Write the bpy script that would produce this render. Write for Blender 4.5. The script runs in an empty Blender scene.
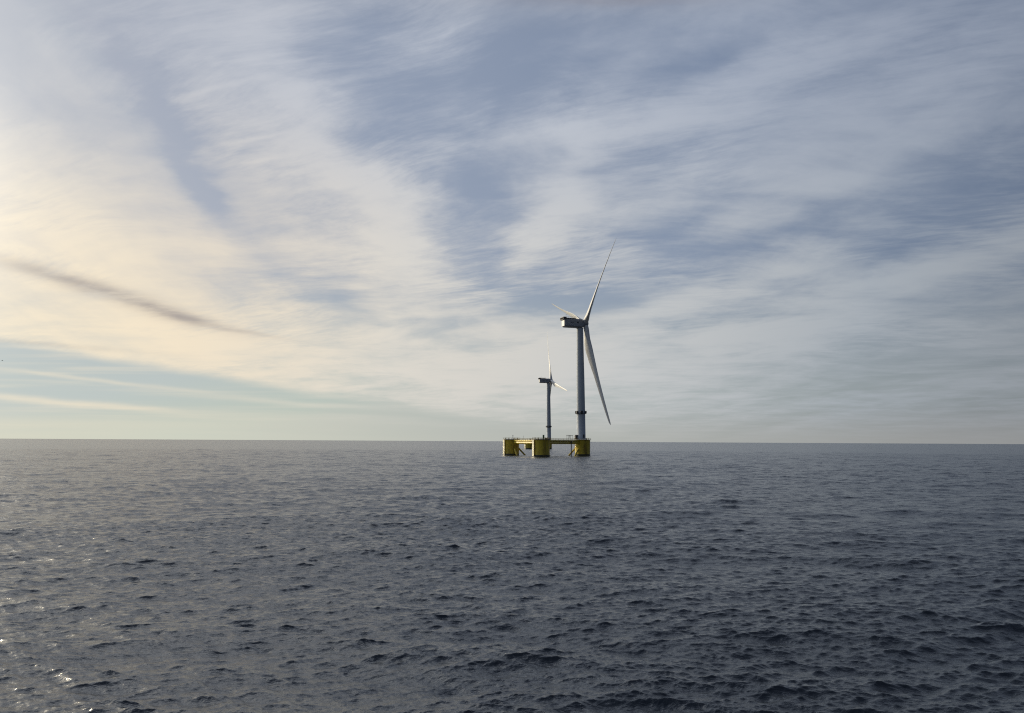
import bpy, bmesh, math
import numpy as np
from mathutils import Vector, Matrix

R = math.radians
scene = bpy.context.scene
COL = scene.collection

# ------------------------------------------------------------------ camera
F = 770.0                      # focal length in pixels at 1024 wide
PITCH, ROLL, CAMH = R(6.28), R(0.31), 10.5
CAM_ROT = Matrix.Rotation(R(90) + PITCH, 4, 'X') @ Matrix.Rotation(ROLL, 4, 'Z')
cd = bpy.data.cameras.new('camera')
cam = bpy.data.objects.new('camera', cd)
COL.objects.link(cam)
cam.matrix_world = Matrix.Translation((0, 0, CAMH)) @ CAM_ROT
cd.sensor_width = 36.0
cd.lens = F / 1024 * 36.0
cd.clip_start = 0.5
cd.clip_end = 200000
scene.camera = cam

# ------------------------------------------------------------------ light
SUN_AZ, SUN_EL = R(-53), R(15)        # azimuth measured from +Y towards +X
SUN = Vector((math.sin(SUN_AZ) * math.cos(SUN_EL), math.cos(SUN_AZ) * math.cos(SUN_EL), math.sin(SUN_EL)))
sl = bpy.data.lights.new('sun', 'SUN')
sl.energy = 3.0
sl.angle = R(1.5)
sl.color = (1.0, 0.86, 0.62)
so = bpy.data.objects.new('sun', sl)
COL.objects.link(so)
so.rotation_euler = SUN.to_track_quat('Z', 'Y').to_euler()

scene.view_settings.view_transform = 'Standard'
scene.view_settings.look = 'None'
scene.view_settings.exposure = 0.08
scene.view_settings.gamma = 1.0
scene.view_settings.use_curve_mapping = False
scene.cycles.use_denoising = False        # keep the fine wave texture; the light is simple enough
scene.cycles.filter_width = 1.15
scene.cycles.adaptive_threshold = 0.004


def lin(r, g, b):
    def f(c):
        c /= 255.0
        return c / 12.92 if c <= 0.04045 else ((c + 0.055) / 1.055) ** 2.4
    return (f(r), f(g), f(b))


# ------------------------------------------------------------------ world
SKY_STRENGTH = 0.1
world = bpy.data.worlds.new('World')
scene.world = world
world.use_nodes = True
NT = world.node_tree
NT.nodes.clear()


class G:
    """small helper that writes node maths"""
    def __init__(s, nt):
        s.nt = nt

    def node(s, t, **kw):
        n = s.nt.nodes.new(t)
        for k, v in kw.items():
            setattr(n, k, v)
        return n

    def put(s, sock, v):
        if isinstance(v, bpy.types.NodeSocket):
            s.nt.links.new(v, sock)
        else:
            sock.default_value = v

    def m(s, op, a, b=0.0, c=0.0, clamp=False):
        n = s.node('ShaderNodeMath', operation=op, use_clamp=clamp)
        s.put(n.inputs[0], a); s.put(n.inputs[1], b); s.put(n.inputs[2], c)
        return n.outputs[0]

    def vm(s, op, a, b=(0, 0, 0)):
        n = s.node('ShaderNodeVectorMath', operation=op)
        s.put(n.inputs[0], a); s.put(n.inputs[1], b)
        return n.outputs['Value'] if op in ('DOT_PRODUCT', 'LENGTH') else n.outputs[0]

    def xyz(s, x, y, z=0.0):
        n = s.node('ShaderNodeCombineXYZ')
        s.put(n.inputs[0], x); s.put(n.inputs[1], y); s.put(n.inputs[2], z)
        return n.outputs[0]

    def sep(s, v):
        n = s.node('ShaderNodeSeparateXYZ'); s.put(n.inputs[0], v)
        return n.outputs

    def mapr(s, v, a, b, c=0.0, d=1.0, kind='SMOOTHSTEP'):
        n = s.node('ShaderNodeMapRange', interpolation_type=kind, clamp=True) if kind == 'LINEAR' else s.node('ShaderNodeMapRange', interpolation_type=kind)
        s.put(n.inputs[0], v); s.put(n.inputs[1], a); s.put(n.inputs[2], b); s.put(n.inputs[3], c); s.put(n.inputs[4], d)
        return n.outputs[0]

    def noise(s, v, scale=1.0, detail=4.0, rough=0.5, dist=0.0, color=False):
        n = s.node('ShaderNodeTexNoise')
        s.put(n.inputs['Vector'], v)
        n.inputs['Scale'].default_value = scale
        n.inputs['Detail'].default_value = detail
        n.inputs['Roughness'].default_value = rough
        n.inputs['Distortion'].default_value = dist
        return n.outputs['Color' if color else 'Fac']

    def mapping(s, v, loc=(0, 0, 0), rot=(0, 0, 0), scale=(1, 1, 1), kind='POINT'):
        n = s.node('ShaderNodeMapping', vector_type=kind)
        s.put(n.inputs[0], v)
        n.inputs[1].default_value = loc; n.inputs[2].default_value = rot; n.inputs[3].default_value = scale
        return n.outputs[0]

    def mix(s, f, a, b, blend='MIX'):
        n = s.node('ShaderNodeMix', data_type='RGBA', blend_type=blend)
        s.put(n.inputs[0], f)
        for i, v in ((6, a), (7, b)):
            if isinstance(v, tuple) and len(v) == 3:
                v = v + (1.0,)
            s.put(n.inputs[i], v)
        return n.outputs[2]

    def ramp(s, v, stops):
        n = s.node('ShaderNodeValToRGB')
        n.color_ramp.interpolation = 'EASE' if len(stops) < 3 else 'LINEAR'
        e = n.color_ramp.elements
        while len(e) < len(stops):
            e.new(0.5)
        for i, (p, c) in enumerate(stops):
            e[i].position = p
            e[i].color = tuple(c) + (1.0,)
        s.put(n.inputs[0], v)
        return n.outputs[0]


def uv(px, py):
    """sky direction seen at a point of the photograph -> tangent coordinates (x/y, z/y)"""
    d = CAM_ROT.to_3x3() @ Vector(((px - 512) / F, -(py - 356.5) / F, -1))
    return d.x / d.y, d.z / d.y


g = G(NT)
tc = g.node('ShaderNodeTexCoord').outputs['Generated']
dx, dy, dz = g.sep(tc)
dzp = g.m('MAXIMUM', dz, 0.0)
sky = g.node('ShaderNodeTexSky', sky_type='NISHITA', sun_disc=False)
sky.sun_elevation = SUN_EL
sky.sun_rotation = SUN_AZ
sky.altitude = 10
sky.air_density = 1.0
sky.dust_density = 2.0
sky.ozone_density = 1.5
g.put(sky.inputs[0], g.xyz(dx, dy, g.m('MAXIMUM', dz, 0.015))) if sky.inputs else None

yc = g.m('MAXIMUM', dy, 0.05)
U = g.m('DIVIDE', dx, yc)
V = g.m('DIVIDE', dz, yc)
# cloud-deck coordinates (a flat layer far overhead)
zc = g.m('ADD', dzp, 0.10)
PX = g.m('DIVIDE', dx, zc)
PY = g.m('DIVIDE', dy, zc)
P = g.xyz(PX, PY, 0.0)

UV0 = g.xyz(U, V, 0.0)
w1 = g.vm('SUBTRACT', g.noise(g.mapping(UV0, scale=(3.0, 7.0, 1)), 1.0, 3.0, 0.55, color=True), (0.5, 0.5, 0.5))
w2 = g.vm('SUBTRACT', g.noise(g.mapping(UV0, loc=(4, 2, 0), scale=(10.0, 30.0, 1)), 1.0, 4.0, 0.6, color=True), (0.5, 0.5, 0.5))
UVW = g.vm('ADD', UV0, g.vm('MULTIPLY', w1, (0.20, 0.10, 0.0)))
UVW = g.vm('ADD', UVW, g.vm('MULTIPLY', w2, (0.07, 0.022, 0.0)))
UVS = g.vm('ADD', UV0, g.vm('MULTIPLY', w1, (0.02, 0.016, 0.0)))
UVS = g.vm('ADD', UVS, g.vm('MULTIPLY', w2, (0.03, 0.007, 0.0)))


def stroke(px, py, hl, hw, ang, coords=None, power=1.0):
    """soft elongated patch of sky: centre, half length, half width, angle (degrees, rising to the right)"""
    u, v = uv(px, py)
    q = g.mapping(coords if coords is not None else UVW, (u, v, 0), (0, 0, R(ang)), (hl / F, hw / F, 1), 'TEXTURE')
    r = g.m('MULTIPLY', g.vm('DOT_PRODUCT', q, q), -1.0 * power)
    return g.m('EXPONENT', r)


def total(items, base=0.0):
    acc = None
    for amp, args in items:
        s = stroke(*args)
        acc = g.m('MULTIPLY_ADD', s, amp, acc if acc is not None else base)
    return acc


# thick and thin places of the cirrus veil
dens = total([
    (-0.50, (168, 95, 95, 24, -62)), (-0.42, (215, 180, 45, 17, -60)), (-0.15, (110, 30, 80, 40, -50)),
    (-0.32, (475, 205, 75, 34, -50)), (-0.27, (540, 50, 110, 50, 12)), (-0.25, (600, 158, 85, 25, 8)),
    (-0.36, (530, 285, 70, 20, -12)), (-0.30, (330, 300, 60, 15, -15)), (-0.20, (650, 235, 90, 18, 22)),
    (-0.27, (935, 225, 130, 18, 20)), (-0.2, (985, 190, 80, 20, 15)), (-0.36, (868, 386, 55, 6, 5)),
    (0.30, (860, 115, 170, 40, 20)), (-0.22, (760, 235, 110, 16, 22)), (-0.20, (400, 110, 80, 40, -20)),
    (-0.24, (700, 60, 80, 14, 25)), (-0.20, (1000, 360, 70, 10, 12)),
    (-0.15, (700, 370, 70, 14, 10)), (-0.2, (420, 335, 70, 10, -8)), (-0.25, (345, 40, 70, 30, 20)),
    (0.34, (60, 230, 230, 80, -20)), (0.32, (310, 120, 150, 28, -58)), (0.36, (400, 240, 90, 35, -48)),
    (0.38, (550, 215, 80, 24, 62)), (0.32, (700, 300, 200, 24, 24)), (0.30, (870, 290, 190, 26, 20)),
    (0.28, (640, 125, 130, 20, 28)), (0.24, (810, 60, 130, 18, 25)), (0.22, (880, 160, 160, 18, 24)),
    (0.25, (215, 88, 45, 4, 18, UVS)), (0.22, (255, 139, 28, 2.5, 14, UVS)), (0.22, (263, 160, 26, 3, 12, UVS)), (0.2, (240, 60, 30, 3, 8, UVS)),
    (0.28, (440, 360, 210, 26, -4)), (0.20, (250, 350, 170, 16, -12)), (0.22, (770, 345, 220, 20, 8)),
    (-0.42, (566, 303, 55, 16, 5, UVS)),
], 0.50)

# broad bands and fine fibres carried by the cloud deck itself


def strands(v, ang, along, across, loc=(0, 0, 0), detail=8.0, rough=0.6, dist=0.0):
    q = g.mapping(v, loc, (0, 0, R(ang)), (1 / along, 1 / across, 1), 'TEXTURE')
    return g.noise(q, 1.0, detail, rough, dist)


def fmix(f, a, b):
    n = g.node('ShaderNodeMix', data_type='FLOAT')
    g.put(n.inputs[0], f); g.put(n.inputs[2], a); g.put(n.inputs[3], b)
    return n.outputs[0]


wA = g.vm('MULTIPLY', g.vm('SUBTRACT', g.noise(P, 0.8, 3.0, 0.5, color=True), (0.5, 0.5, 0.5)), (0.5, 0.5, 0))
wB = g.vm('MULTIPLY', g.vm('SUBTRACT', g.noise(P, 3.0, 3.0, 0.5, color=True), (0.5, 0.5, 0.5)), (0.05, 0.05, 0))
PW = g.vm('ADD', g.vm('ADD', P, wA), wB)
bands = strands(PW, 97, 0.28, 1.5, (0.3, 0.1, 0), 5.0, 0.55)          # long rolls running to the horizon
fibA = strands(PW, -20, 1.1, 5.0, detail=6.0, rough=0.55)                                      # combed fibres lying across them
fibB = strands(PW, -42, 1.2, 5.5, (5, 3, 0), detail=6.0, rough=0.55)
fibC = strands(PW, 4, 1.4, 6.0, (2, 7, 0), detail=6.0, rough=0.55)
turn = g.mapr(g.noise(g.mapping(P, loc=(1, 5, 0)), 0.7, 2.0, 0.5), 0.42, 0.58)
turn2 = g.mapr(g.noise(g.mapping(P, loc=(11, 4, 0)), 0.8, 2.0, 0.5), 0.50, 0.62)
fib = fmix(turn2, fmix(turn, fibA, fibB), fibC)
fib2 = strands(PW, -26, 6.0, 24.0, (3, 8, 0), 7.0, 0.68)
puff = g.noise(g.mapping(PW, loc=(9, 2, 0), scale=(2.2, 2.8, 1)), 1.0, 9.0, 0.64, 0.2)
patch = g.mapr(g.noise(g.mapping(P, loc=(7, 1, 0)), 1.3, 3.0, 0.5), 0.42, 0.62)
patch = g.m('MINIMUM', g.m('ADD', patch, total([(0.8, (430, 225, 80, 45, -40)), (0.8, (540, 255, 50, 60, 30)), (0.7, (230, 110, 60, 45, 10)), (0.6, (960, 200, 90, 50, 10))])), 1.2)
calm = g.mapr(U, -0.60, -0.15, 0.45, 1.0)
dens = g.m('MULTIPLY_ADD', g.m('SUBTRACT', bands, 0.5), 1.1, dens)
dens = g.m('MULTIPLY_ADD', g.m('MULTIPLY', g.m('SUBTRACT', fib, 0.5), calm), 0.8, dens)
dens = g.m('MULTIPLY_ADD', g.m('MULTIPLY', g.m('SUBTRACT', puff, 0.5), calm), 1.25, dens)
dens = g.m('MULTIPLY_ADD', g.m('MULTIPLY', g.m('SUBTRACT', fib2, 0.46), patch), 0.75, dens)
DENS = g.mapr(dens, 0.0, 1.02, 0.10, 1.0, 'SMOOTHSTEP')

# the veil ends low in the left part of the sky: clear, hazy air below its edge
e0 = uv(0, 336); e1 = uv(470, 413)
slope = (e1[1] - e0[1]) / (e1[0] - e0[0])
us, vs, _ = g.sep(UVS)
line = g.m('MULTIPLY_ADD', g.m('SUBTRACT', us, e0[0]), slope, e0[1])
below = g.mapr(g.m('SUBTRACT', line, vs), -0.004, 0.014)
# thin cream streaks under the edge
streaks = total([
    (0.35, (90, 379, 120, 2.2, -6, UVS)), (0.55, (60, 402, 140, 3.4, -4, UVS)), (0.30, (290, 402, 120, 3, -4, UVS)),
    (0.35, (60, 349, 60, 2.0, -3, UVS)), (0.45, (190, 362, 90, 3.0, -8, UVS)), (0.25, (350, 418, 140, 5, -2, UVS)),
    (0.3, (150, 425, 260, 6, 0, UVS)),
])
low_fib = g.noise(g.mapping(UV0, scale=(3.0, 90.0, 1)), 1.0, 4.0, 0.55, 0.2)
low_cov = g.m('ADD', streaks, g.mapr(low_fib, 0.45, 0.8, 0.0, 0.35))
cov_low = g.m('MINIMUM', low_cov, 1.0)
ncov = g.node('ShaderNodeMix', data_type='FLOAT')
g.put(ncov.inputs[0], below); g.put(ncov.inputs[2], DENS); g.put(ncov.inputs[3], cov_low)
COVER = ncov.outputs[0]

# light reaching the veil: warm and bright towards the sun, cool away from it and overhead
sd = g.vm('DOT_PRODUCT', tc, tuple(SUN))
elev = dz
K = 1.0 / SKY_STRENGTH


def c10(*rgb):
    return tuple(x * K for x in lin(*rgb))


cloud_low = g.ramp(g.m('MULTIPLY_ADD', sd, 0.5, 0.5), [
    (0.0, c10(62, 68, 82)), (0.35, c10(104, 111, 122)), (0.52, c10(142, 148, 155)), (0.62, c10(163, 170, 177)), (0.74, c10(192, 194, 194)),
    (0.86, c10(216, 211, 201)), (0.93, c10(236, 222, 198)), (0.98, c10(245, 230, 202)), (1.0, c10(255, 246, 222))])
cloud_high = g.ramp(g.m('MULTIPLY_ADD', sd, 0.5, 0.5), [
    (0.0, c10(60, 67, 84)), (0.35, c10(96, 106, 124)), (0.55, c10(142, 152, 169)), (0.70, c10(165, 174, 189)), (0.84, c10(192, 198, 208)),
    (0.94, c10(192, 196, 204)), (0.975, c10(206, 208, 210)), (1.0, c10(238, 234, 226))])
CLOUD = g.mix(g.mapr(elev, 0.12, 0.46), cloud_low, cloud_high)
clear_low = g.ramp(g.m('MULTIPLY_ADD', sd, 0.5, 0.5), [
    (0.0, c10(85, 96, 112)), (0.55, c10(128, 136, 142)), (0.74, c10(162, 173, 175)), (0.88, c10(177, 187, 184)), (1.0, c10(186, 194, 188))])
clear_mid = g.ramp(g.m('MULTIPLY_ADD', sd, 0.5, 0.5), [
    (0.0, c10(70, 82, 108)), (0.55, c10(98, 112, 136)), (0.72, c10(118, 134, 160)), (0.88, c10(138, 151, 173)), (1.0, c10(165, 172, 186))])
clear_air = g.mix(g.mapr(elev, 0.04, 0.24), clear_low, clear_mid)
CLEAR = g.mix(0.12, clear_air, g.vm('MINIMUM', sky.outputs[0], (6.5, 7.0, 7.5)))
# near-horizon haze band
col = g.mix(COVER, CLEAR, CLOUD)
hz = g.ramp(g.m('MULTIPLY_ADD', sd, 0.5, 0.5), [
    (0.0, c10(95, 100, 108)), (0.56, c10(146, 147, 146)), (0.7, c10(166, 168, 164)), (0.82, c10(184, 186, 178)), (0.92, c10(203, 205, 190)), (1.0, c10(218, 213, 192))])
col = g.mix(g.mapr(elev, 0.05, -0.005, 0.0, 0.9), col, hz)
# higher sky darkens, as under a thickening veil
col = g.mix(1.0, col, g.ramp(g.mapr(elev, 0.22, 0.80, kind='LINEAR'), [(0, (1, 1, 1)), (0.45, (0.93, 0.93, 0.94)), (1, (0.30, 0.32, 0.37))]), 'MULTIPLY')
# the veil glows round the hidden sun
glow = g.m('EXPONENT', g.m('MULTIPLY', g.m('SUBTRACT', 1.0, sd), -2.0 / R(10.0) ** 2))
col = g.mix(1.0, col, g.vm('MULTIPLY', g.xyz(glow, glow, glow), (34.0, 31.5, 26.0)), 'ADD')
lift = g.m('MULTIPLY_ADD', g.m('MULTIPLY', g.mapr(sd, 0.30, 0.92), g.mapr(elev, 0.51, 0.66)), 4.0, 1.0)  # unseen sky high on the sun's side brightened to lighten the water
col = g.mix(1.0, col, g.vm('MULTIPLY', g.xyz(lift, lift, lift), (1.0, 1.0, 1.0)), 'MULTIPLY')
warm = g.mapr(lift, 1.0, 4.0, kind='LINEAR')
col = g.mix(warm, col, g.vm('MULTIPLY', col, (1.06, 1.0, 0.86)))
# grey-mauve shreds of lower cloud
shreds = total([
    (0.5, (120, 297, 85, 8.0, -17, UVS)), (0.25, (45, 274, 60, 7, -15, UVS)), (0.42, (190, 319, 50, 4.2, -15, UVS)),
    (0.55, (600, -6, 110, 14, 0, UVS)),
    (0.16, (60, 345, 90, 2.5, -4, UVS)), (0.18, (250, 334, 40, 2.5, -10, UVS)),
])
shreds = g.m('MINIMUM', shreds, 0.75)
shreds = g.m('MULTIPLY', shreds, g.mapr(g.noise(g.mapping(UVS, rot=(0, 0, R(16)), scale=(9, 60, 1)), 1.0, 5.0, 0.6), 0.32, 0.6, 0.5, 1.0))
col = g.mix(shreds, col, c10(128, 123, 130))

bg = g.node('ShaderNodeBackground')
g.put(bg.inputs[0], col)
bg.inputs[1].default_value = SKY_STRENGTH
wo = g.node('ShaderNodeOutputWorld')
NT.links.new(bg.outputs[0], wo.inputs[0])
world.cycles.sampling_method = 'MANUAL'
world.cycles.sample_map_resolution = 512


# ------------------------------------------------------------------ materials
def material(name, rgb, rough=0.5, dirt=0.0, dirt_rgb=(0.1, 0.07, 0.04), scale=0.6, stretch=(1, 1, 0.25), metallic=0.0):
    m = bpy.data.materials.new(name)
    m.use_nodes = True
    nt = m.node_tree
    gg = G(nt)
    b = nt.nodes['Principled BSDF']
    b.inputs['Roughness'].default_value = rough
    b.inputs['Metallic'].default_value = metallic
    co = gg.node('ShaderNodeTexCoord').outputs['Object']
    n1 = gg.noise(gg.mapping(co, scale=stretch), scale, 6.0, 0.6)
    n2 = gg.noise(co, scale * 4, 4.0, 0.6)
    f = gg.m('MULTIPLY', gg.mapr(n1, 0.45, 0.75), dirt)
    c = gg.mix(f, tuple(rgb), tuple(dirt_rgb))
    c = gg.mix(0.12, c, gg.mix(n2, (0, 0, 0), tuple(min(1, 2 * x) for x in rgb)))
    gg.put(b.inputs['Base Color'], c)
    gg.put(b.inputs['Roughness'], gg.mapr(n2, 0.3, 0.7, rough * 0.85, min(1, rough * 1.2)))
    return m


M_WHITE = material('light_grey_tower_paint', (0.42, 0.46, 0.50), 0.7, 0.25, (0.30, 0.30, 0.28), 0.12)
M_BLADE = material('white_blade_gelcoat', (0.72, 0.72, 0.70), 0.4, 0.2, (0.4, 0.38, 0.34), 0.1)
M_NAC = material('grey_nacelle_shell', (0.25, 0.27, 0.30), 0.45, 0.2, (0.10, 0.25, 0.25), 0.3)
M_NAC_REAR = material('white_sunlit_rear_panel', (0.75, 0.75, 0.72), 0.4, 0.1, (0.5, 0.5, 0.48), 0.5)  # whiter than the shell: sun on the rear face put into the colour
M_DARK = material('dark_steel', (0.035, 0.038, 0.045), 0.5, 0.4, (0.08, 0.06, 0.05), 0.8)
M_GLASS = material('dark_hatch', (0.03, 0.035, 0.04), 0.2)
M_YELLOW = material('weathered_yellow_hull_paint', (0.62, 0.46, 0.04), 0.35, 0.9, (0.20, 0.11, 0.03), 0.5)
M_YELLOW2 = material('yellow_handrail_paint', (0.24, 0.19, 0.05), 0.5, 0.3, (0.22, 0.13, 0.04), 0.6)
M_DECK = material('brown_deck_grating', (0.12, 0.09, 0.05), 0.7, 0.5, (0.05, 0.04, 0.03), 0.8)
M_SPLASH = material('dark_wet_splash_band', (0.035, 0.04, 0.022), 0.35, 0.5, (0.02, 0.02, 0.015), 0.6)
M_SUN_EDGE = material('pale_cream_sunlit_edge', (0.72, 0.66, 0.42), 0.35, 0.2, (0.4, 0.3, 0.12), 0.5)  # pale tone for the bright sunlit edge of the columns
M_GREEN = material('green_cabinet_paint', (0.06, 0.15, 0.08), 0.5, 0.3, (0.05, 0.06, 0.04), 0.8)
M_RED = material('red_lamp_cover', (0.35, 0.02, 0.02), 0.3)
M_BIRD = material('dark_feathers', (0.08, 0.08, 0.085), 0.8)


# ------------------------------------------------------------------ mesh helpers
class MB:
    def __init__(s):
        s.v = []; s.f = []; s.smooth = []

    def add(s, verts, faces, smooth=False):
        o = len(s.v)
        s.v += [tuple(v) for v in verts]
        s.f += [tuple(i + o for i in f) for f in faces]
        s.smooth += [smooth] * len(faces)

    def box(s, c, size, rot=0.0, taper=1.0):
        cx, cy, cz = c; sx, sy, sz = (q / 2 for q in size)
        vs = []
        for k, t in ((-1, 1.0), (1, taper)):
            for (i, j) in ((-1, -1), (1, -1), (1, 1), (-1, 1)):
                x, y = i * sx * t, j * sy * t
                vs.append((cx + x * math.cos(rot) - y * math.sin(rot), cy + x * math.sin(rot) + y * math.cos(rot), cz + k * sz))
        s.add(vs, [(0, 3, 2, 1), (4, 5, 6, 7), (0, 1, 5, 4), (1, 2, 6, 5), (2, 3, 7, 6), (3, 0, 4, 7)])

    def tube(s, a, b, ra, rb=None, n=16, caps=True):
        rb = ra if rb is None else rb
        a = Vector(a); b = Vector(b)
        d = (b - a).normalized()
        t = Vector((0, 0, 1)) if abs(d.z) < 0.95 else Vector((1, 0, 0))
        x = d.cross(t).normalized(); y = d.cross(x)
        vs = []
        for p, r in ((a, ra), (b, rb)):
            for i in range(n):
                q = 2 * math.pi * i / n
                vs.append(p + x * (r * math.cos(q)) + y * (r * math.sin(q)))
        s.add(vs, [(i, n + i, n + (i + 1) % n, (i + 1) % n) for i in range(n)], True)
        if caps:
            s.add(vs[:n], [tuple(range(n))])
            s.add(vs[n:], [tuple(reversed(range(n)))])

    def lathe(s, prof, n=48, c=(0, 0, 0)):
        vs = []
        for r, z in prof:
            for i in range(n):
                q = 2 * math.pi * i / n
                vs.append((c[0] + r * math.cos(q), c[1] + r * math.sin(q), c[2] + z))
        fs = []
        for k in range(len(prof) - 1):
            for i in range(n):
                j = (i + 1) % n
                fs.append((k * n + i, k * n + j, (k + 1) * n + j, (k + 1) * n + i))
        s.add(vs, fs, True)
        for k, rev in ((0, True), (len(prof) - 1, False)):
            if prof[k][0] > 0.01:
                ring = [vs[k * n + i] for i in range(n)]
                s.add(ring, [tuple(reversed(range(n))) if rev else tuple(range(n))])

    def build(s, name, mat, parent=None):
        me = bpy.data.meshes.new(name)
        me.from_pydata(s.v, [], s.f)
        me.polygons.foreach_set('use_smooth', s.smooth)
        me.materials.append(mat)
        me.update()
        o = bpy.data.objects.new(name, me)
        COL.objects.link(o)
        o.parent = parent
        return o


def bevel(o, w, seg=2):
    bm = bmesh.new(); bm.from_mesh(o.data)
    bmesh.ops.remove_doubles(bm, verts=bm.verts, dist=1e-4)
    ed = [e for e in bm.edges if len(e.link_faces) == 2 and e.calc_face_angle(0) > 0.6]
    bmesh.ops.bevel(bm, geom=ed, offset=w, segments=seg, affect='EDGES', profile=0.5)
    bm.to_mesh(o.data); bm.free()
    return o


def empty(name, loc, rz=0.0):
    o = bpy.data.objects.new(name, None)
    COL.objects.link(o)
    o.location = loc
    o.rotation_euler = (0, 0, rz)
    return o


def tag(o, label=None, cat=None, group=None, kind=None):
    for k, v in (('label', label), ('category', cat), ('group', group), ('kind', kind)):
        if v:
            o[k] = v
    return o


def copy_tree(o, parent=None):
    c = o.copy()
    COL.objects.link(c)
    c.parent = parent
    for ch in list(o.children):
        copy_tree(ch, c)
    return c


# ------------------------------------------------------------------ water
rng = np.random.default_rng(11)


def make_water():
    # rings round the ship, closely spaced near it and wide apart far off
    r = [4.0]
    while r[-1] < 80000:
        x = r[-1]
        k = 0.03 if x < 26 else (0.0021 if x < 110 else (0.0036 if x < 900 else (0.012 if x < 4000 else 0.05)))
        r.append(x * (1 + k))
    r = np.array(r)
    fine = np.arange(-39, 39.01, 0.06)
    side = np.concatenate([np.arange(39.2, 60, 0.25), np.arange(60, 120, 1.0), np.arange(120, 240, 4.0), np.arange(240, 300, 1.0), np.arange(300, 320.9, 0.25)])
    az = np.radians(np.concatenate([fine, side]))
    nr, na = len(r), len(az)
    daz = np.abs(np.diff(np.concatenate([az, [az[0] + 2 * np.pi]])))
    X = (r[:, None] * np.sin(az)[None, :]); Y = (r[:, None] * np.cos(az)[None, :])
    dr = np.gradient(r)
    space = np.maximum(np.maximum(dr[:, None] * 0.8, r[:, None] * daz[None, :]), 0.03)
    Z = np.zeros_like(X); DX = np.zeros_like(X); DY = np.zeros_like(X)
    # sea state: fresh wind sea with a little older swell
    N = 240
    lam = np.exp(np.linspace(np.log(0.2), np.log(34), N)) * rng.uniform(0.97, 1.03, N)
    k = 2 * np.pi / lam
    main = np.where(rng.random(N) < 0.5, R(-74), R(-112))      # two crossing seas (mathematical angle of travel)
    spread = np.where(lam < 0.4, 0.6, np.where(lam < 8, 0.36, 0.28))
    ang = main + rng.normal(0, 1, N) * spread
    # slope variance for every octave of wavelength
    dln = np.log(34 / 0.2) / N * 0.82
    sv = np.interp(np.log(lam), np.log([0.2, 1.0, 2.0, 5.0, 12.0, 34.0]), [0.032, 0.042, 0.017, 0.0058, 0.0036, 0.0010])
    amp = np.sqrt(2 * sv * dln) / k
    ph = rng.uniform(0, 2 * np.pi, N)
    for i in range(nr // 64 + 1):
        a, b = i * 64, min(nr, (i + 1) * 64)
        if a >= b:
            break
        x, y, sp = X[a:b], Y[a:b], space[a:b]
        gust = 1 + 0.22 * np.sin(x * 0.021 + y * 0.013 + 1.0) + 0.18 * np.sin(x * -0.012 + y * 0.034 + 2.0) + 0.15 * np.sin(x * 0.05 - y * 0.041)
        gz = np.zeros_like(x); gx = np.zeros_like(x); gy = np.zeros_like(x)
        spmin = sp.min()
        for j in range(N):
            if lam[j] < 2.0 * spmin:
                continue
            att = np.clip((lam[j] / sp - 2.0) / 1.6, 0, 1)
            if lam[j] < 3:
                att = att * gust
            t = k[j] * (np.cos(ang[j]) * x + np.sin(ang[j]) * y) + ph[j]
            s_, c_ = np.sin(t), np.cos(t)
            gz += amp[j] * att * s_
            q = 1.05 * amp[j] * att
            gx += q * np.cos(ang[j]) * c_
            gy += q * np.sin(ang[j]) * c_
        Z[a:b] = gz; DX[a:b] = gx; DY[a:b] = gy
    # slope that the mesh cannot carry, kept for the micro-surface
    miss = np.zeros_like(X)
    for j in range(N):
        att = np.clip((lam[j] / space - 2.0) / 1.6, 0, 1)
        miss += sv[j] * dln * (1 - att ** 2)
    fine_slope = np.sqrt(np.maximum(miss, 0))
    co = np.stack([X + DX, Y + DY, Z], -1).reshape(-1, 3).astype(np.float32)
    idx = np.arange(nr * na).reshape(nr, na)
    nxt = np.roll(idx, -1, axis=1)
    quads = np.stack([idx[:-1], nxt[:-1], nxt[1:], idx[1:]], -1).reshape(-1, 4)[:, ::-1]
    centre = len(co)
    co = np.concatenate([co, np.array([[0, 0, 0]], np.float32)])
    tri = np.stack([np.full(na, centre), nxt[0], idx[0]], -1)
    me = bpy.data.meshes.new('water')
    nq, nt_ = len(quads), len(tri)
    me.vertices.add(len(co)); me.vertices.foreach_set('co', co.ravel())
    me.loops.add(nq * 4 + nt_ * 3)
    me.loops.foreach_set('vertex_index', np.concatenate([quads.ravel(), tri.ravel()]).astype(np.int32))
    me.polygons.add(nq + nt_)
    me.polygons.foreach_set('loop_start', np.concatenate([np.arange(nq) * 4, nq * 4 + np.arange(nt_) * 3]).astype(np.int32))
    me.polygons.foreach_set('use_smooth', np.ones(nq + nt_, bool))
    me.update(calc_edges=True)
    at = me.attributes.new('fine_slope', 'FLOAT', 'POINT')
    at.data.foreach_set('value', np.concatenate([fine_slope.ravel(), [0.05]]).astype(np.float32))
    o = bpy.data.objects.new('water', me)
    COL.objects.link(o)
    return o


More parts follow.
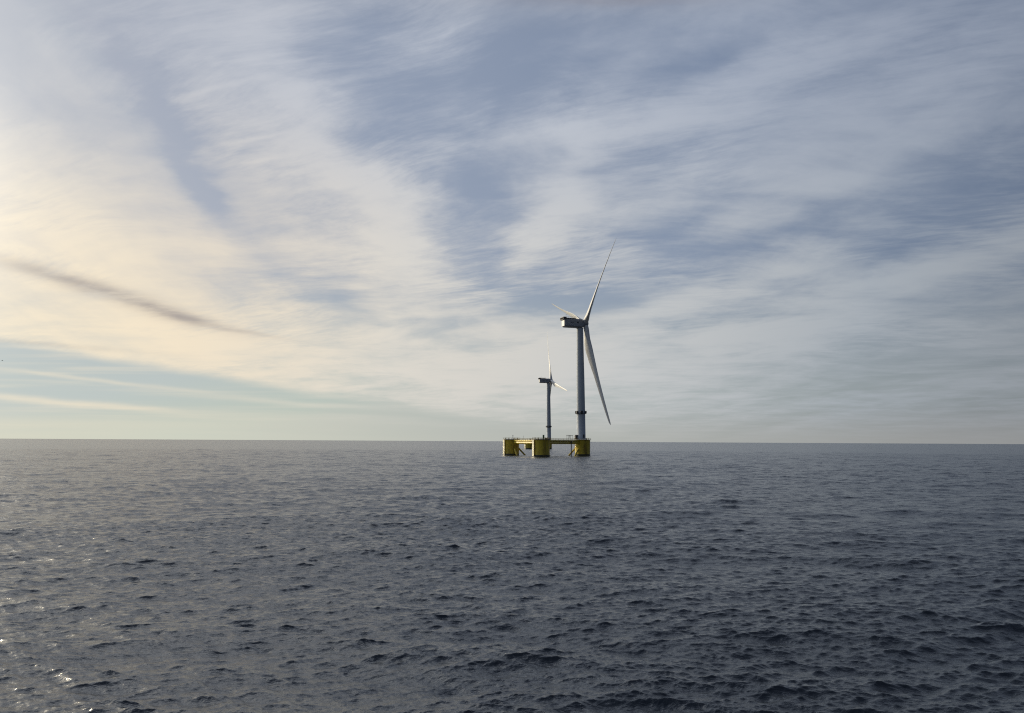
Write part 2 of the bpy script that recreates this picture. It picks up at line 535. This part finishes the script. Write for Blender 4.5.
def water_material():
    m = bpy.data.materials.new('sea_water')
    m.use_nodes = True
    nt = m.node_tree
    gg = G(nt)
    b = nt.nodes['Principled BSDF']
    b.inputs['Base Color'].default_value = (0.006, 0.010, 0.014, 1)
    b.inputs['IOR'].default_value = 1.8
    co = gg.node('ShaderNodeTexCoord').outputs['Object']
    fs = gg.node('ShaderNodeAttribute', attribute_name='fine_slope').outputs['Fac']
    gust = gg.noise(gg.mapping(co, scale=(0.006, 0.02, 1)), 1.0, 4.0, 0.55)
    fs = gg.m('MULTIPLY', fs, gg.mapr(gust, 0.3, 0.7, 0.85, 1.2))
    b.inputs['Roughness'].default_value = 0.23
    # ripples close by
    h1 = gg.noise(gg.mapping(co, rot=(0, 0, R(10)), scale=(3.2, 7.0, 1)), 1.0, 3.0, 0.6, 0.2)
    bp = gg.node('ShaderNodeBump')
    bp.inputs['Strength'].default_value = 0.8
    bp.inputs['Distance'].default_value = 1.0
    gg.put(bp.inputs['Height'], gg.m('MULTIPLY', h1, 0.06))
    # chop finer than the mesh carries: random facets, of the slope left out of the mesh
    c1 = gg.noise(gg.mapping(co, rot=(0, 0, R(12)), scale=(0.8, 2.0, 1)), 1.0, 5.0, 0.8, color=True)
    sl_ = gg.vm('SUBTRACT', c1, (0.5, 0.5, 0.5))
    fv = gg.m('MULTIPLY', fs, 9.5)
    sl_ = gg.vm('MULTIPLY', sl_, gg.xyz(fv, fv, 0.0))
    nrm = gg.vm('NORMALIZE', gg.vm('ADD', bp.outputs[0], sl_))
    gg.put(b.inputs['Normal'], nrm)
    return m


water = make_water()
water.data.materials.append(water_material())
tag(water, kind='structure')


# ------------------------------------------------------------------ turbines
HUB_H = 100.0
DECK = 12.0


def interp(x, xs, ys):
    return float(np.interp(x, xs, ys))


def blade_mb(phi, spin, pitch=0.0):
    """blade pointing along direction phi in the rotor plane; rotor frame: +X upwind axis, Z up, Y = sideways"""
    mb = MB()
    rad = Vector((0, math.sin(phi), math.cos(phi)))
    lead = Vector((0, math.cos(phi), -math.sin(phi))) * spin     # direction of travel
    ax = Vector((1, 0, 0))
    ns, nc = 44, 28
    RT = 79.4
    rs = [1.6 + (RT - 1.6) * (i / (ns - 1)) for i in range(ns)]
    verts = []
    for r in rs:
        chord = interp(r, [1.6, 4, 9, 14, 20, 28, 40, 55, 68, 76.5, 78.7, RT], [3.9, 3.9, 4.7, 5.9, 6.5, 5.7, 3.9, 2.8, 2.1, 1.5, 1.0, 0.15])
        thick = interp(r, [1.6, 4, 9, 15, 25, 40, 60, 82], [1.0, 1.0, 0.68, 0.42, 0.31, 0.25, 0.22, 0.2])
        tw = R(interp(r, [1.6, 6, 12, 20, 30, 45, 60, 82], [36, 36, 35, 35, 36, 38, 39, 39]) + pitch)
        rnd = interp(r, [1.6, 4, 12], [1, 1, 0])
        bend = 0.02 * (r - 1.6) + 2.8 * (r / RT) ** 2.2
        c0 = rad * r + ax * (bend)
        cdir = lead * math.cos(tw) + ax * math.sin(tw)
        ndir = ax * math.cos(tw) - lead * math.sin(tw)
        for k in range(nc):
            q = 2 * math.pi * k / nc
            cx = math.cos(q)
            xx = (cx * 0.5) * chord
            # circle -> aerofoil, thinner towards the trailing edge
            foil = math.sin(q) * (0.5 + 0.5 * cx * 0.85) ** 0.6 * 0.62
            yy = (rnd * math.sin(q) * 0.5 + (1 - rnd) * foil) * chord * thick
            off = (1 - rnd) * (-0.27) * chord
            verts.append(c0 + cdir * (xx + off) + ndir * yy)
    faces = []
    for i in range(ns - 1):
        for k in range(nc):
            j = (k + 1) % nc
            faces.append((i * nc + k, i * nc + j, (i + 1) * nc + j, (i + 1) * nc + k))
    mb.add(verts, faces, True)
    mb.add([verts[(ns - 1) * nc + k] for k in range(nc)], [tuple(range(nc))])
    mb.add([verts[k] for k in range(nc)], [tuple(reversed(range(nc)))])
    return mb


def rotor(parent, hubpos, angles, tilt, pitch):
    """hub and blades in the tilted rotor frame, under the nacelle's yaw"""
    T = Matrix.Translation(hubpos) @ Matrix.Rotation(-tilt, 4, 'Y')
    for a in angles:
        o = blade_mb(a, 1, pitch).build('blade', M_BLADE, parent)
        o.data.transform(T)
        o.data.update()
    h = MB()
    # spinner: lathed round the axis, then turned to lie along +X
    prof = [(2.3, -2.2), (2.6, -1.7), (2.75, -0.6), (2.7, 0.6), (2.4, 1.4), (1.8, 2.0), (1.0, 2.4), (0.001, 2.5)]
    h.lathe(prof, 32)
    o = h.build('hub', M_NAC, parent)
    o.data.transform(T @ Matrix.Rotation(R(90), 4, 'Y'))
    o.data.update()


def make_turbine(yaw, angles, lean, loc, tilt, pitch=0.0):
    root = empty('wind_turbine', loc)
    t = MB()
    t.lathe([(3.6, DECK + 0.1), (3.6, DECK + 0.5), (3.3, DECK + 0.52), (3.2, 30.9), (3.16, 34), (2.95, 58), (2.65, 80), (2.42, 95.3), (2.42, 95.8)], 56)
    tw = t.build('tower', M_WHITE, root)
    tag(tw)
    # bolted flanges between tower sections
    for z, r in ((33.9, 3.2), (58, 2.99), (79.8, 2.7)):
        f = MB()
        f.lathe([(r - 0.06, z - 0.12), (r + 0.015, z - 0.12), (r + 0.015, z + 0.12), (r - 0.06, z + 0.12)], 56)
        f.build('flange', M_WHITE, tw)
    # service ring a third of the way up, with dark equipment cases on it
    rg = MB()
    rg.lathe([(3.22, 31.1), (4.05, 31.1), (4.05, 31.3), (3.22, 31.3)], 40)
    for i in range(24):
        a = 2 * math.pi * i / 24
        rg.tube((3.98 * math.cos(a), 3.98 * math.sin(a), 31.3), (3.98 * math.cos(a), 3.98 * math.sin(a), 32.4), 0.04, n=6)
    for z in (31.9, 32.4):
        for i in range(24):
            a, b = 2 * math.pi * i / 24, 2 * math.pi * (i + 1) / 24
            rg.tube((3.98 * math.cos(a), 3.98 * math.sin(a), z), (3.98 * math.cos(b), 3.98 * math.sin(b), z), 0.035, n=6)
    ring = rg.build('service_ring', M_DARK, root)
    for i in range(6):
        a = R(-86 + 60 * i)
        cs = MB()
        cs.box((3.85 * math.cos(a), 3.85 * math.sin(a), 32.3), (1.0, 1.7, 1.9), a)
        bevel(cs.build('equipment_case', M_DARK, ring), 0.08)
    # door with a small landing at the tower foot
    d = MB()
    a = R(-60)
    d.box((3.36 * math.cos(a), 3.36 * math.sin(a), DECK + 2.6), (0.25, 1.1, 2.4), a)
    bevel(d.build('door', M_DARK, root), 0.05)
    c = MB()
    a = R(195)
    c.box((4.1 * math.cos(a), 4.1 * math.sin(a), DECK + 1.75), (1.7, 2.0, 3.0), a)
    c.box((4.1 * math.cos(a), 4.1 * math.sin(a), DECK + 3.4), (2.0, 2.3, 0.2), a)
    bevel(c.build('transformer_cabinet', M_DARK, root), 0.06)

    # nacelle and rotor share a yaw frame: mesh data is turned, objects stay simple parts
    before = set(COL.objects)
    n = MB()
    prof = [(-13.4, 96.7, 102.0), (-12.2, 96.2, 102.4), (0.6, 96.0, 102.5), (1.8, 96.4, 102.2), (2.5, 97.0, 101.8)]
    vs = []
    for x, z0, z1 in prof:
        w = 3.55 if -13 < x < 1.5 else (3.3 if x < 0 else 2.6)
        c_ = 0.8
        for (y, z) in ((-w + c_, z0), (w - c_, z0), (w, z0 + c_), (w, z1 - c_), (w - c_, z1), (-w + c_, z1), (-w, z1 - c_), (-w, z0 + c_)):
            vs.append((x, y, z))
    fs = []
    for i in range(len(prof) - 1):
        for k in range(8):
            j = (k + 1) % 8
            fs.append((i * 8 + k, (i + 1) * 8 + k, (i + 1) * 8 + j, i * 8 + j))
    fs += [tuple(reversed(range(8))), tuple(range((len(prof) - 1) * 8, len(prof) * 8))]
    n.add(vs, fs)
    n.lathe([(2.3, 95.3), (2.6, 95.5), (2.6, 96.1)], 40)
    nac = n.build('nacelle', M_NAC, root)
    bm = bmesh.new(); bm.from_mesh(nac.data); bmesh.ops.recalc_face_normals(bm, faces=bm.faces); bm.to_mesh(nac.data); bm.free()
    bevel(nac, 0.12)
    p = MB()
    p.box((-13.52, 0, 99.0), (0.3, 5.6, 4.4))
    bevel(p.build('rear_panel', M_NAC_REAR, nac), 0.08)
    # cooler: a dark radiator frame that overhangs the rear roof
    cl = MB()
    cl.box((-13.3, 0, 103.35), (2.6, 7.3, 0.35))
    cl.box((-13.3, 0, 101.75), (2.6, 7.4, 0.3))
    for y in (-3.55, -1.8, 0, 1.8, 3.55):
        cl.box((-13.3, y, 102.6), (2.5, 0.3, 1.3))
    cl.box((-12.5, 0, 102.6), (0.4, 7.0, 1.3))
    bevel(cl.build('roof_cooler', M_DARK, nac), 0.05)
    # hoist deck with rails on the roof
    hd = MB()
    hd.box((-8.0, 0, 102.7), (7.6, 7.0, 0.2))
    for x in np.linspace(-11.6, -4.4, 7):
        for y in (-3.4, 3.4):
            hd.tube((x, y, 102.8), (x, y, 103.8), 0.05, n=6)
    for y in (-3.4, 3.4):
        for z in (103.3, 103.8):
            hd.tube((-11.6, y, z), (-4.4, y, z), 0.05, n=6)
    hd.build('hoist_deck', M_NAC, nac)
    for y in (-3.56, 3.56):
        hatch = MB()
        hatch.box((-3.0, y, 99.6), (1.3, 0.08, 1.2))
        hatch.build('side_hatch', M_GLASS, nac)
        vent = MB()
        vent.box((-7.5, y, 99.6), (2.6, 0.08, 0.5))
        vent.build('side_vent', M_GLASS, nac)
    ms = MB()
    ms.tube((-10.5, 1.5, 102.8), (-10.5, 1.5, 106.3), 0.06, n=6)
    ms.tube((-10.5, 0.9, 105.9), (-10.5, 2.1, 105.9), 0.05, n=6)
    ms.tube((-10.5, 0.9, 105.9), (-10.5, 0.9, 106.4), 0.09, n=6)
    ms.build('wind_sensor_mast', M_DARK, nac)
    lm = MB()
    lm.lathe([(0.22, 0), (0.22, 0.35), (0.12, 0.5), (0.001, 0.52)], 12, (-3.2, 0, 102.5))
    lm.build('aviation_lamp', M_RED, nac)
    rotor(root, Vector((4.4, 0, HUB_H - 0.3)), angles, R(tilt), pitch)
    Mz = Matrix.Rotation(yaw, 4, 'Z')
    for o in set(COL.objects) - before:
        o.data.transform(Mz)
        o.data.update()
    root.rotation_euler = (0, lean, 0)
    return root


# ------------------------------------------------------------------ floating platforms
def make_platform(T, L, M_, root_name='floating_platform'):
    """T tower column, L and M_ the two others (plan positions)"""
    root = empty(root_name, (T[0], T[1], 0))
    o2 = Vector((T[0], T[1], 0))
    pts = [Vector((0, 0, 0)), Vector((L[0], L[1], 0)) - o2, Vector((M_[0], M_[1], 0)) - o2]
    rad = 5.75
    for i, p in enumerate(pts):
        c = MB()
        prof = [(rad, -6.0), (rad, 0.0), (rad, 1.3)]
        c.lathe(prof, 56, p)
        c2 = MB()
        c2.lathe([(rad - 0.004, 1.3), (rad, 11.2), (rad + 0.02, 11.25), (rad + 0.02, 11.6), (rad - 0.1, 11.6)], 56, p)
        col_ = c2.build('column', M_YELLOW, root)
        c.build('splash_band', M_SPLASH, col_)
        # vertical ladder tubes on the column's side
        lad = MB()
        a0 = math.atan2(-p.y - 20, -p.x - 5)
        for s in (-0.12, 0.12):
            x, y = p.x + (rad + 0.35) * math.cos(R(-70) + s), p.y + (rad + 0.35) * math.sin(R(-70) + s)
            lad.tube((x, y, -1), (x, y, 12.8), 0.10, n=8)
        for z in np.arange(0.2, 12.6, 0.45):
            xa, ya = p.x + (rad + 0.35) * math.cos(R(-70) - .12), p.y + (rad + 0.35) * math.sin(R(-70) - .12)
            xb, yb = p.x + (rad + 0.35) * math.cos(R(-70) + .12), p.y + (rad + 0.35) * math.sin(R(-70) + .12)
            lad.tube((xa, ya, z), (xb, yb, z), 0.03, n=6)
        lad.build('ladder', M_YELLOW2, col_)
        if i:  # added pale plate, angled to catch the sun as the column's lit edge
            pi_ = MB()
            a = R(205)
            q = p + Vector(((rad + 0.62) * math.cos(a), (rad + 0.62) * math.sin(a), 0))
            pi_.box(q + Vector((0, 0, 6.0)), (0.28, 2.7, 11.0), a)
            for z in (2.0, 5.0, 8.0, 10.8):
                pi_.box(p + Vector(((rad + 0.24) * math.cos(a), (rad + 0.24) * math.sin(a), z)), (0.5, 1.8, 0.3), a)
            bevel(pi_.build('sun_edge_panel', M_SUN_EDGE, col_), 0.04)
        dk = MB()
        dk.lathe([(rad + 0.7, 11.62), (rad + 0.7, 12.02), (0.001, 12.05)], 40, p)
        dk.build('deck', M_DECK, col_)
        rl = MB()
        nn = 28
        rr = rad + 0.6
        for k in range(nn):
            a, b = 2 * math.pi * k / nn, 2 * math.pi * (k + 1) / nn
            pa = Vector((p.x + rr * math.cos(a), p.y + rr * math.sin(a), 0)); pb = Vector((p.x + rr * math.cos(b), p.y + rr * math.sin(b), 0))
            rl.tube(pa + Vector((0, 0, 12.0)), pa + Vector((0, 0, 13.15)), 0.04, n=6)
            for z in (12.6, 13.15):
                rl.tube(pa + Vector((0, 0, z)), pb + Vector((0, 0, z)), 0.03, n=6)
        rl.build('railing', M_YELLOW2, col_)
    # truss between the columns
    for i, j in ((0, 1), (1, 2), (2, 0)):
        a, b = pts[i], pts[j]
        d = (b - a).normalized()
        a1, b1 = a + d * (rad - 0.2), b - d * (rad - 0.2)
        up = Vector((0, 0, 1))
        m = MB()
        m.tube(a1 + up * 9.6, b1 + up * 9.6, 0.95, n=28)
        m.build('upper_beam', M_YELLOW, root)
        lo = MB()
        lo.tube(a1 - up * 1.25, b1 - up * 1.25, 0.95, n=24)
        lo.build('lower_beam', M_YELLOW, root)
        mid = (a1 + b1) / 2
        L_ = (b1 - a1).length
        for s, st in ((1, a1), (-1, b1)):
            br = MB()
            br.tube(st + up * 5.4 - d * s * 0.2, st + d * (s * 6.6) - up * 1.9, 0.62, n=20)
            br.build('brace', M_YELLOW, root)
        w = MB()
        side = d.cross(up)
        ang = math.atan2(d.y, d.x)
        w.box((mid.x, mid.y, 11.05), (L_ - 0.4, 2.1, 0.95), ang)
        k = int(L_ / 3.2)
        for q in range(k + 1):
            pt = a1 + d * (L_ * q / k)
            w.box((pt.x, pt.y, 10.45), (0.22, 1.6, 0.3), ang)
        wk = w.build('walkway', M_YELLOW, root)
        rl = MB()
        k = int(L_ / 2.0)
        for sd_ in (-1, 1):
            o_ = side * (0.95 * sd_)
            for q in range(k + 1):
                pt = a1 + d * (0.8 + (L_ - 1.6) * q / k) + o_
                rl.tube(pt + up * 11.5, pt + up * 12.65, 0.04, n=6)
            for z in (11.95, 12.3, 12.65):
                rl.tube(a1 + d * .8 + o_ + up * z, b1 - d * .8 + o_ + up * z, 0.035, n=6)
        rl.build('railing', M_YELLOW2, wk)
    # fittings
    t_, l_, m_ = pts
    up = Vector((0, 0, 1))
    mast = MB()
    b = l_ + Vector((1.0, -2.5, 12.0))
    mast.tube(b, b + up * 2.9, 0.22, 0.16, n=10)
    mast.box(b + up * 3.0, (0.7, 0.7, 0.3))
    mast.build('navigation_mast', M_DARK, root)
    mast = MB()
    q = l_.lerp(m_, 0.42)
    mast.tube(q + up * 11.5, q + up * 14.6, 0.07, n=8)
    mast.build('antenna', M_DARK, root)
    cab = MB()
    b = m_ + Vector((1.4, -1.2, 12.0))
    cab.box(b + up * 1.45, (1.2, 1.2, 2.7))
    cab.box(b + up * 2.9, (1.35, 1.35, 0.16))
    bevel(cab.build('cabinet', M_GREEN, root), 0.05)
    # boat landing on the beam between middle and tower columns: a small portal frame above, a fender pile below
    d = (m_ - t_).normalized()
    q = t_ + d * 17.5
    fr = MB()
    side = d.cross(up)
    ang = math.atan2(d.y, d.x)
    for s in (-1, 1):
        for e in (-1, 1):
            pp = q + d * (2.3 * s) + side * (0.8 * e)
            fr.tube(pp + up * 11.5, pp + up * 15.0, 0.12, n=8)
        fr.tube(q + d * (2.3 * s) + side * -.8 + up * 15, q + d * (2.3 * s) + side * .8 + up * 15, 0.12, n=8)
    for e in (-1, 1):
        fr.tube(q + d * -3.0 + side * (.8 * e) + up * 15, q + d * 3.0 + side * (.8 * e) + up * 15, 0.14, n=8)
    fr.tube(q + up * 15, q + d * 1.2 + up * 11.6, 0.14, n=8)
    fr.build('hoist_frame', M_DARK, root)
    pl = MB()
    for e in (-1, 1):
        pp = q - side * 1.5 + d * (0.45 * e)
        pl.tube(pp - up * 2.0, pp + up * 10.9, 0.2, n=10)
    for z in np.arange(0.3, 10.8, 0.5):
        pl.tube(q - side * 1.5 - d * .45 + up * z, q - side * 1.5 + d * .45 + up * z, 0.05, n=6)
    for z in (2.5, 10.0):
        pl.tube(q - side * 1.5 + up * z, q + up * z, 0.14, n=8) if z > 8 else None
    pl.build('boat_landing', M_DARK, root)
    # bollards and vents on every column deck
    for i, p in enumerate(pts):
        for a in (25, 115, 205, 300):
            r_ = rad - 0.9
            if i == 0 and a == 205:
                continue
            bo = MB()
            base = p + Vector((r_ * math.cos(R(a)), r_ * math.sin(R(a)), 12.03))
            bo.lathe([(0.34, 0), (0.3, 0.1), (0.26, 0.8), (0.4, 0.9), (0.4, 1.05), (0.001, 1.1)], 14, base)
            bo.build('bollard', M_YELLOW2, root)
    return root


def ground(px, dist):
    """x of a point at the given distance along +Y seen at column px of the photograph"""
    return uv(px, 441)[0] * dist


TX = (52.8, 577.0)
p1 = make_platform(TX, (0.0, 583.5), (20.6, 534.7))
tag(p1, 'nearer yellow three-column floating platform with a walkway truss, carrying the larger turbine', 'floating platform', 'floating platforms of the wind turbines')
T2 = (53.2, 1132.0)
p2 = make_platform(T2, (-0.6, 1136.0), (24.6, 1087.0))
tag(p2, 'farther yellow floating platform mostly hidden behind the near platform, under the smaller turbine', 'floating platform', 'floating platforms of the wind turbines')

t1 = make_turbine(R(17.5), [R(-50.4), R(69.6), R(189.6)], R(-0.45), (TX[0] - 0.8, TX[1], 0), 6.95)
tag(t1, 'larger near wind turbine with long visible blades and dark cases ringing its tower', 'wind turbine', 'wind turbines standing in the sea')
t2 = make_turbine(R(9.3), [R(-104.6), R(15.4), R(135.4)], R(-0.5), (T2[0] + 1.4, T2[1], 0), 4.0, -31)
tag(t2, 'smaller distant wind turbine behind the middle column with one blade pointing straight up', 'wind turbine', 'wind turbines standing in the sea')


# ------------------------------------------------------------------ bird, far off at the left
def make_bird():
    d = CAM_ROT.to_3x3() @ Vector(((2.3 - 512) / F, -(360.5 - 356.5) / F, -1))
    p = Vector((0, 0, CAMH)) + d * 330
    bm_ = MB()
    bm_.lathe([(0.001, -0.35), (0.06, -0.22), (0.10, 0.0), (0.08, 0.16), (0.055, 0.24), (0.05, 0.30), (0.001, 0.38)], 12)
    o = bm_.build('bird', M_BIRD, None)
    o.data.transform(Matrix.Rotation(R(90), 4, 'Y'))
    wg = MB()
    for s in (-1, 1):
        pts = [(0.0, 0.06, 0.02, 0.11), (0.02, 0.30, 0.12, 0.10), (0.0, 0.55, 0.10, 0.075), (-0.08, 0.78, 0.02, 0.02)]
        vs = []
        for x, y, z, c in pts:
            vs += [(x + c, y * s, z), (x, y * s, z + 0.015), (x - c, y * s, z), (x, y * s, z - 0.012)]
        fs = []
        for i in range(3):
            for k in range(4):
                fs.append((i * 4 + k, i * 4 + (k + 1) % 4, (i + 1) * 4 + (k + 1) % 4, (i + 1) * 4 + k))
        fs += [(0, 1, 2, 3), (12, 13, 14, 15)]
        wg.add(vs, fs, True)
    o.data.update()
    m = o.data
    bm = bmesh.new(); bm.from_mesh(m)
    tmp = bpy.data.meshes.new('tmp'); tmp.from_pydata(wg.v, [], wg.f)
    bm.from_mesh(tmp); bm.to_mesh(m); bm.free(); bpy.data.meshes.remove(tmp)
    o.location = p
    o.rotation_euler = (R(10), 0, R(35))
    tag(o, 'tiny dark bird flying low over the horizon at the far left', 'bird')


make_bird()
